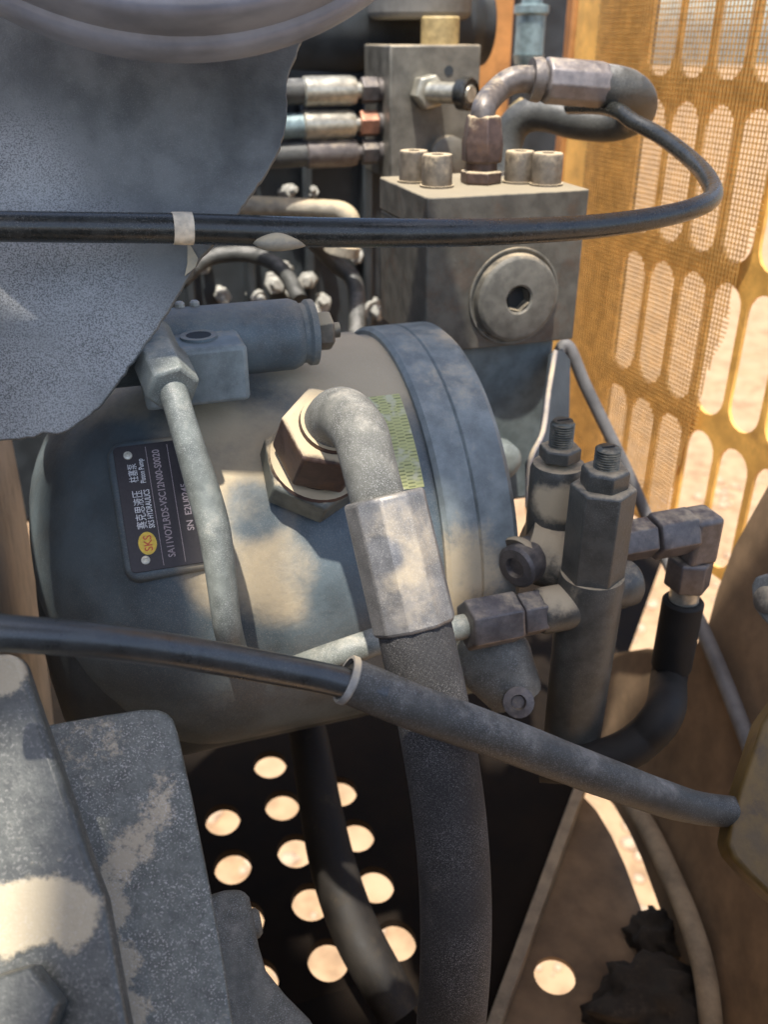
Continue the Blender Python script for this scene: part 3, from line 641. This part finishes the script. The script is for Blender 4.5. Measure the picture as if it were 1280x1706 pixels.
# ------------------------------------------------------------------ twin cartridge valve
V = P(988, 955, .57)
vv = thing('relief_valve', 'dark twin cartridge valve with two threaded studs right of the pump', 'valve', V + Z * (along(V, Z, py=1238)))
def rise(base, py): return along(base, Z, py=py)
zb = rise(V, 1240)
part('body', lathe(BM(), V + Z * zb, Z, [(0, .016), (.004, .0195), (-zb - .004, .0208), (-zb, .0200)], 40), m_valve, vv)
h1 = rise(V, 808); h2 = rise(V, 778); h3 = rise(V, 745)
c1 = part('cartridge', hexa(BM(), V - Z * .006, Z, h1 + .006, .0200, .30, .10), m_valve, vv, .0012)
part('nut', hexa(BM(), V + Z * (h1 - .001), Z, h2 - h1 + .001, .0148, .1, .2), m_valve, c1, .0008)
def stud(base, z0, z1, r, par):
    pr = [(0, r * .8)]; z = 0; L = z1 - z0
    while z < L - .0012: pr += [(z + .0003, r), (z + .0007, r * .98), (z + .0010, r * .84)]; z += .0016
    pr += [(L, r * .8)]
    part('stud', lathe(BM(), base + Z * z0, Z, pr, 28), m_thread, par, smooth=70)
    part('stud_slot', box(BM(), base + Z * (z1 + .0001) - U * .004 - W * .0006, U * .008, W * .0012, Z * .0004), m_hole, par)
stud(V, h2, h3, .0078, c1)
V2 = P(921, 880, .60)
g1 = rise(V2, 772); g2 = rise(V2, 742); g3 = rise(V2, 700)
c2 = part('cartridge', lathe(BM(), V2 - Z * .004, Z, [(0, .018), (g1, .018), (g1 + .004, .0165)], 32), m_valve, vv)
part('nut', hexa(BM(), V2 + Z * (g1 + .003), Z, g2 - g1 - .003, .0135, .2, .15), m_valve, c2, .0008)
stud(V2, g2, g3, .0078, c2)
# lug joining the rear cartridge
part('lug', tube(BM(), [(P(872, 905, .60), .0215), (P(900, 915, .60), .0235), (P(940, 930, .595), .0225), (P(975, 950, .585), .018)], 28, 8), m_valve, vv)
pO = P(842, 935, .585); lathe(bm := BM(), pO + U * .02 - W * .0, -U + W * .55, [(0, .0145), (.018, .0145), (.020, .0125), (.0205, .007), (.017, .006)], 28); part('side_plug', bm, m_fit, vv)
part('plug_rim', lathe(BM(), pO + U * .012, -U + W * .55, [(0, .0155), (.004, .0165), (.006, .0155)], 28), m_bolt, vv)
# left port fittings
NP = V + Z * rise(V, 1003)
def onU(px): return along(NP, U, px=px)
part('port_boss', lathe(BM(), NP + U * onU(897), U, [(0, .0135), (.003, .0150), (-onU(897), .0150)], 32), m_valve, vv)
lt = thing('valve_tube', 'grey pipe with two hex nuts running behind the hose to the valve', 'pipe', NP + U * onU(820))
part('adapter', hexa(BM(), NP + U * onU(863), U, onU(903) - onU(863), .0148, .25, .15), m_fit, lt, .0008)
part('nut', hexa(BM(), NP + U * onU(776), U, onU(861) - onU(776), .0170, .25, .15), m_fit, lt, .001)
q = NP + U * onU(790)
part('tube', tube(BM(), [(q, .0078), (NP + U * onU(740), .0078), (P(680, 1052, .535), .0080), (P(600, 1078, .52), .0082), (P(540, 1098, .525), .0082), (P(500, 1112, .545), .0082), (P(470, 1120, .575), .0082)], 20, 8), m_tube, lt)
# right boss
rb = P(1035, 984, .578)
part('end_boss', lathe(BM(), V + Z * rise(V, 983), U, [(.0, .0155), (.021, .0155), (.0235, .0150), (.030, .0145), (.0325, .012)], 36), m_valve, vv, smooth=50)
# elbow fitting and small hose
k0 = P(1035, 903, .60)
sh = thing('small_hose', 'small black hose on a square elbow fitting right of the twin valve', 'hose', P(1142, 1000, .60))
def kU(px): return along(k0, U, px=px)
part('adapter', hexa(BM(), k0 - U * .03, U, .03 + kU(1084), .0142, .1, .15), m_fit, sh, .0008)
part('nut', hexa(BM(), k0 + U * kU(1086), U, kU(1150) - kU(1086), .0165, .1, .15), m_fit, sh, .001)
eo = k0 + U * kU(1168); tz = along(eo, Z, py=930)
part('elbow_body', box(BM(), eo - U * .0125 - W * -.0125 + Z * tz, U * .0225, W * -.025, Z * (-tz + .0125)), m_fit, sh, .004, seg=3)
z1 = along(eo, Z, py=975); e_ = eo - U * .003
part('collar_nut', hexa(BM(), e_ + Z * z1, Z, tz - z1 + .002, .0160, .4, .2), m_fit, sh, .001)
z2 = along(e_, Z, py=1000)
part('neck', lathe(BM(), e_ + Z * z2, Z, [(0, .0105), (z1 - z2 + .001, .0105)], 24), m_silver, sh)
z3 = along(e_, Z, py=1110)
part('ferrule', lathe(BM(), e_ + Z * z3, Z, [(0, .0138), (.001, .0146), (z2 - z3 - .001, .0146), (z2 - z3 + .001, .0130)], 32), m_rubm, sh)
bq = e_ + Z * z3
part('hose', tube(BM(), [(bq + Z * .01, .0135), (bq - Z * .012, .0135), (P(1108, 1185, .615), .0135), (P(1070, 1232, .612), .0135), (P(1020, 1260, .612), .0135), (P(960, 1272, .615), .0135), (P(900, 1270, .62), .0135)], 24, 8), m_rubm, sh)

# ------------------------------------------------------------------ cables
bc = thing('black_cable', 'black cable crossing the upper picture and hooking back over the bent hose', 'cable', P(300, 380, .41))
cp = [(-70, 374, .425, 72), (0, 377, .43, 72), (150, 379, .445, 74), (320, 381, .462, 76), (480, 386, .473, 77), (640, 388, .482, 76), (800, 387, .495, 73), (960, 380, .52, 69), (1070, 367, .54, 66), (1150, 349, .56, 64), (1188, 328, .585, 63), (1180, 297, .62, 62), (1150, 264, .655, 60), (1100, 226, .69, 60), (1055, 202, .705, 60), (1032, 186, .715, 60), (1000, 178, .74, 60), (950, 178, .78, 60)]
part('cable', tube(BM(), [(P(x, y, d), r / 1e4) for x, y, d, r in cp], 28, 10), m_rub, bc)
def bit(cpts, i, u0, u1, dr):     # a short piece round the cable
    q = catmull([(*P(x, y, d), r / 1e4) for x, y, d, r in cpts[i:i + 2]], 8)
    a = Vector(q[0][:3]); b = Vector(q[-1][:3]); a2 = a.lerp(b, u0); b2 = a.lerp(b, u1); r = q[0][3] + dr
    return tube(BM(), [(a2, r), (a2.lerp(b2, .5), r * 1.01), (b2, r)], 24, 4, wob=.05)
part('tape', bit(cp, 2, .80, 1.0, .0007), m_tape, bc)
part('mud_crust', tube(BM(), [(P(420, 402, .4685), .0010), (P(440, 404, .4660), .0030), (P(465, 403, .4670), .0038), (P(490, 406, .4695), .0028), (P(508, 408, .474), .0008)], 14, 6, wob=.9), m_tanpipe, bc)
lc = thing('lower_cable', 'grey cable in a wider rubber sleeve crossing in front of the hose', 'cable', P(580, 1133, .42))
lp = [(-80, 1046, .33), (0, 1054, .335), (150, 1066, .35), (300, 1086, .37), (430, 1109, .39), (540, 1130, .405), (640, 1155, .412)]
part('cable', tube(BM(), [(P(x, y, d), .0070) for x, y, d in lp], 28, 10), m_cab, lc)
sp_ = [(580, 1133, .412, 107), (640, 1158, .416, 107), (700, 1182, .420, 107), (800, 1217, .430, 106), (900, 1254, .445, 104), (1000, 1292, .46, 102), (1090, 1325, .475, 98), (1160, 1345, .487, 90), (1215, 1352, .497, 84), (1270, 1355, .51, 84)]
slv = part('sleeve', tube(BM(), [(P(x, y, d), r / 1e4) for x, y, d, r in sp_], 32, 10, wob=.03), m_sleeve, lc)
pa = P(580, 1133, .412); pb = P(600, 1141, .4135); axl = (pb - pa).normalized()
part('sleeve_lip', lathe(BM(), pa - axl * .002, axl, [(0, .0098), (0, .0112), (.0008, .0116), (.003, .0116), (.004, .0106)], 36, cap=False), mat('sleeve rim', (.30, .28, .24), TAN, amount=.1, rough=.6, blotch=40), slv)

gc = thing('thin_grey_cable', 'thin grey cable slanting down across the wire screen behind the elbow fitting', 'cable', P(1010, 720, .84))
part('cable', tube(BM(), [(P(925, 640, .82), .0055), (P(932, 588, .82), .0055), (P(948, 578, .82), .0058), (P(975, 640, .83), .0058), (P(1010, 712, .84), .0058), (P(1050, 795, .85), .0058), (P(1085, 875, .86), .0058), (P(1125, 960, .85), .0060), *[(hit(x, y, *spl) + spl[1] * .0085, .0072) for x, y in ((1180, 1040), (1222, 1135), (1258, 1225), (1290, 1310))]], 18, 8), m_greyc, gc)
g2_ = thing('brown_hose', 'dusty brown hose lying on the pan right of the bright gap', 'hose', hit(1150, 1500, *spl))
def onsp(x, y, h): return hit(x, y, *spl) + spl[1] * h
part('hose', tube(BM(), [(onsp(x, y, .010), .010) for x, y in ((1060, 1330), (1095, 1380), (1130, 1450), (1165, 1530), (1190, 1610), (1203, 1700), (1208, 1800))], 18, 8), m_trim, g2_)
dh = thing('dark_pipe', 'dark hose passing down over the holes of the floor plate', 'hose', P(560, 1450, .8))
part('hose', tube(BM(), [(P(505, 1180, .86), .017), (P(520, 1260, .84), .0185), (P(535, 1350, .82), .0195), (P(557, 1450, .795), .0205), (P(592, 1550, .77), .0205), (P(640, 1640, .75), .0195), (P(668, 1690, .742), .0185)], 24, 8), mat('brown black rubber', (.018, .014, .010), (.10, .075, .045), amount=.15, up=.2, rough=.7, blotch=20), dh)

# ------------------------------------------------------------------ edge strip plate left of the screen
ep = thing('edge_bracket', 'narrow upright dark plate with pale edge between port block and screen', 'bracket', P(905, 700, .72))
epl = plane3(P(925, 590, .74), P(880, 850, .70), P(945, 700, .74))
part('plate', pxslab(BM(), [(921, 588), (938, 580), (952, 600), (950, 700), (945, 820), (884, 850), (882, 770), (905, 730)], epl, .005), m_dark, ep, .001)
part('edge', tube(BM(), [(hit(x, y, *epl), .0022) for x, y in ((926, 585), (915, 650), (905, 720), (884, 768), (880, 845))], 10, 6), mat('pale edge paint', (.22, .21, .26), TAN, amount=.2), ep)

# ------------------------------------------------------------------ guard plate and drum, upper left
dr = thing('drum', 'big grey drum end bulging into the upper left corner', 'drum', P(240, -200, .36))
dax = (CAM + FW * 0 - P(240, 40, .36)).normalized(); dax = (dax + Z * .35).normalized()
dc = P(236, 18, .362) - (UPV - dax * UPV.dot(dax)).normalized() * -.158
part('end', lathe(BM(), dc - dax * .03, dax, [(0, .158), (.026, .158), (.030, .154), (.031, .14)], 128), m_drum, dr, smooth=60)
part('flange', lathe(BM(), dc - dax * .045, dax, [(0, .163), (.016, .163), (.019, .160), (.020, .15)], 128), m_drum, dr, smooth=60)
gpl = plane3(P(300, 100, .490), P(0, 700, .470), P(420, 330, .494))
gp = thing('guard_plate', 'dark grey speckled guard plate with torn right edge in the upper left', 'guard plate', hit(200, 400, *gpl))
edge = [(560, -40), (538, 30), (505, 62), (497, 82), (489, 100), (481, 120), (477, 140), (478, 170), (477, 205), (470, 235), (459, 262), (440, 292), (418, 322), (403, 345), (380, 375), (352, 408), (330, 436), (318, 456), (306, 474), (284, 510), (255, 555), (228, 592), (208, 620), (190, 645), (170, 672), (148, 692), (125, 708), (110, 718), (92, 723), (70, 721), (55, 727), (30, 731), (-60, 738), (-60, -40)]
bm = BM(); random.seed(3)
jag = []
for (xa, ya), (xb, yb) in zip(edge, edge[1:] + edge[:1]):
    n_ = max(1, int(math.hypot(xb - xa, yb - ya) / 9)) if max(xa, xb) < 520 and min(ya, yb) > 20 else 1
    for k in range(n_): jag.append((xa + (xb - xa) * k / n_ + random.uniform(-1.6, 1.6), ya + (yb - ya) * k / n_ + random.uniform(-1.6, 1.6)))
pxslab(bm, jag, gpl, .005)
part('plate', bm, m_plate, gp, .0007)
part('torn_flap', slab(BM(), [hit(x, y, *gpl) + gpl[1] * h for x, y, h in ((312, 400, .0005), (330, 432, .002), (326, 448, .0035), (308, 462, .003), (312, 440, .0005))], .001, -gpl[1]), m_tanpipe, gp)

# ------------------------------------------------------------------ lower left brackets
bpl = plane3(P(180, 1195, .455), P(90, 1700, .375), P(300, 1230, .460))
b1 = thing('clamp_bracket', 'chipped grey bracket plate with tan dust streak in the lower left', 'bracket', hit(230, 1450, *bpl))
part('plate', pxslab(BM(), [(70, 1208), (110, 1200), (170, 1190), (235, 1180), (262, 1180), (280, 1186), (290, 1198), (298, 1222), (322, 1330), (348, 1460), (374, 1600), (392, 1720), (410, 1850), (60, 1850)], bpl, .014), m_brk, b1, .0025, seg=3)
cpl = plane3(P(30, 1100, .40), P(60, 1700, .352), P(180, 1500, .366))
b2 = thing('front_bracket', 'blurred dark bracket with tan dust patch and hex bolt in the lower left corner', 'bracket', hit(60, 1400, *cpl))
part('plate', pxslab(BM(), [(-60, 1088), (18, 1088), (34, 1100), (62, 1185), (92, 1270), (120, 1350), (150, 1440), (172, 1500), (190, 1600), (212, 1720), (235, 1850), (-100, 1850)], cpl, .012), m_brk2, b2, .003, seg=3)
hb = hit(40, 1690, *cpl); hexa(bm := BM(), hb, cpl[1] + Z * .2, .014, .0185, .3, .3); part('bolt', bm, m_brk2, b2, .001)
kpl = plane3(P(360, 1490, .49), P(430, 1500, .50), P(380, 1700, .46))
b3 = thing('cast_lug', 'rough grey cast lug beside the chipped bracket at the lower edge', 'lug', hit(420, 1600, *kpl))
part('casting', pxslab(BM(), [(340, 1492), (380, 1480), (410, 1478), (420, 1492), (428, 1530), (436, 1575), (448, 1615), (480, 1655), (520, 1695), (560, 1760), (600, 1850), (330, 1850)], kpl, .03), m_cast, b3, .005, seg=3)
lathe(bm := BM(), hit(425, 1535, *kpl) - kpl[1] * .012, U, [(0, .008), (.006, .008), (.008, .006)], 16); part('stud', bm, m_cast, b3)

# ---- right edge pieces
mpl = plane3(P(1250, 1250, .50), P(1230, 1400, .485), P(1290, 1350, .49))
b4 = thing('mustard_bracket', 'mustard yellow bracket holding the cable end at the right edge', 'bracket', hit(1260, 1350, *mpl))
part('plate', pxslab(BM(), [(1310, 1150), (1285, 1185), (1272, 1205), (1258, 1250), (1238, 1310), (1220, 1375), (1214, 1408), (1222, 1430), (1250, 1462), (1290, 1500), (1340, 1540)], mpl, .02), m_mus, b4, .003, seg=3)
tpl = plane3(P(1260, 960, .54), P(1290, 960, .53), P(1262, 1030, .535))
b5 = thing('metal_tab', 'small grey metal tab with a bolt at the right edge', 'bracket', hit(1270, 1000, *tpl))
part('tab', pxslab(BM(), [(1251, 975), (1258, 960), (1275, 955), (1330, 955), (1330, 1070), (1290, 1052), (1268, 1030), (1254, 1010)], tpl, .006), m_cast, b5, .002)
lathe(bm := BM(), hit(1282, 1000, *tpl), tpl[1], [(0, .008), (.004, .008), (.005, .006)], 20); part('bolt', bm, m_bolt, b5)

# ---- mud
def mud(x, y, r, lab, sx=1):
    c = onfloor(x, y); t = thing('mud_clod', lab, 'mud', c); bm = BM(); bmesh.ops.create_icosphere(bm, subdivisions=4, radius=r)
    for v in bm.verts:
        n = v.co.normalized(); v.co *= 1 + .5 * noise.noise(n * 2.2 + Vector((x, y, 0))) + .22 * noise.noise(n * 6 + Vector((y, 0, 0)))
        v.co.z *= .7; v.co.x *= sx; v.co += c + Z * r * .25
    part('clod', bm, m_mud, t, smooth=180)
mud(1100, 1572, .026, 'small dark mud clod sitting beside the bright gap')
mud(1085, 1690, .040, 'large dark mud clod on the brown pan at the lower edge', 1.3)

# ---- sun lid added out of view, its openings shaped to place sun and shade
ld = thing('sun_blocker', 'added unseen sun lid with cut vents above the pump bay', 'blocker', Vector((.0, -.2, 3.9)))
OPEN = [(-.110, .004, .138, .312), (-.150, -.118, .20, .312), (-.28, -.185, -.22, .095), (-.33, -.26, .24, .40), (-.235, -.165, .315, .36), (.0, .022, .40, .44)]
LZ = 3.90; OPEN = [(a - .049, b - .049, c - .246, d - .246) for a, b, c, d in OPEN]
xs = sorted({-.80, .86} | {o[0] for o in OPEN} | {o[1] for o in OPEN}); ys = sorted({-.586, .194} | {o[2] for o in OPEN} | {o[3] for o in OPEN})
bm = BM(); gv = {(x, y): bm.verts.new((x, y, LZ)) for x in xs for y in ys}
for xa, xb in zip(xs, xs[1:]):
    for ya, yb in zip(ys, ys[1:]):
        mx_, my_ = (xa + xb) / 2, (ya + yb) / 2
        if not any(o[0] < mx_ < o[1] and o[2] < my_ < o[3] for o in OPEN): bm.faces.new([gv[q] for q in ((xa, ya), (xb, ya), (xb, yb), (xa, yb))])
lo_ = part('blocker', bm, m_dark, ld); sd = lo_.modifiers.new('thickness', 'SOLIDIFY'); sd.thickness = .004

sw = thing('added_front_wall', 'unseen dark wall added below the viewer to block front light', 'added wall', Vector((0, -.04, ZF)))  # wall added out of view to darken the floor and lower pump
part('wall', box(BM(), Vector((-1.2, -.05, ZF)), Vector((2.4, 0, 0)), Vector((0, .04, 0)), Z * .62), m_dark, sw, .003)

cw_ = thing('added_left_wall', 'added dark wall behind the pump flange blocking light from the left', 'wall', Vector((-.78, .5, ZF)))  # wall added to cut light from the left and darken the pump's flank
part('wall', box(BM(), Vector((-.80, -.05, ZF)), Vector((.02, 0, 0)), Vector((0, 1.15, 0)), Z * 1.12), m_dark, cw_, .003)
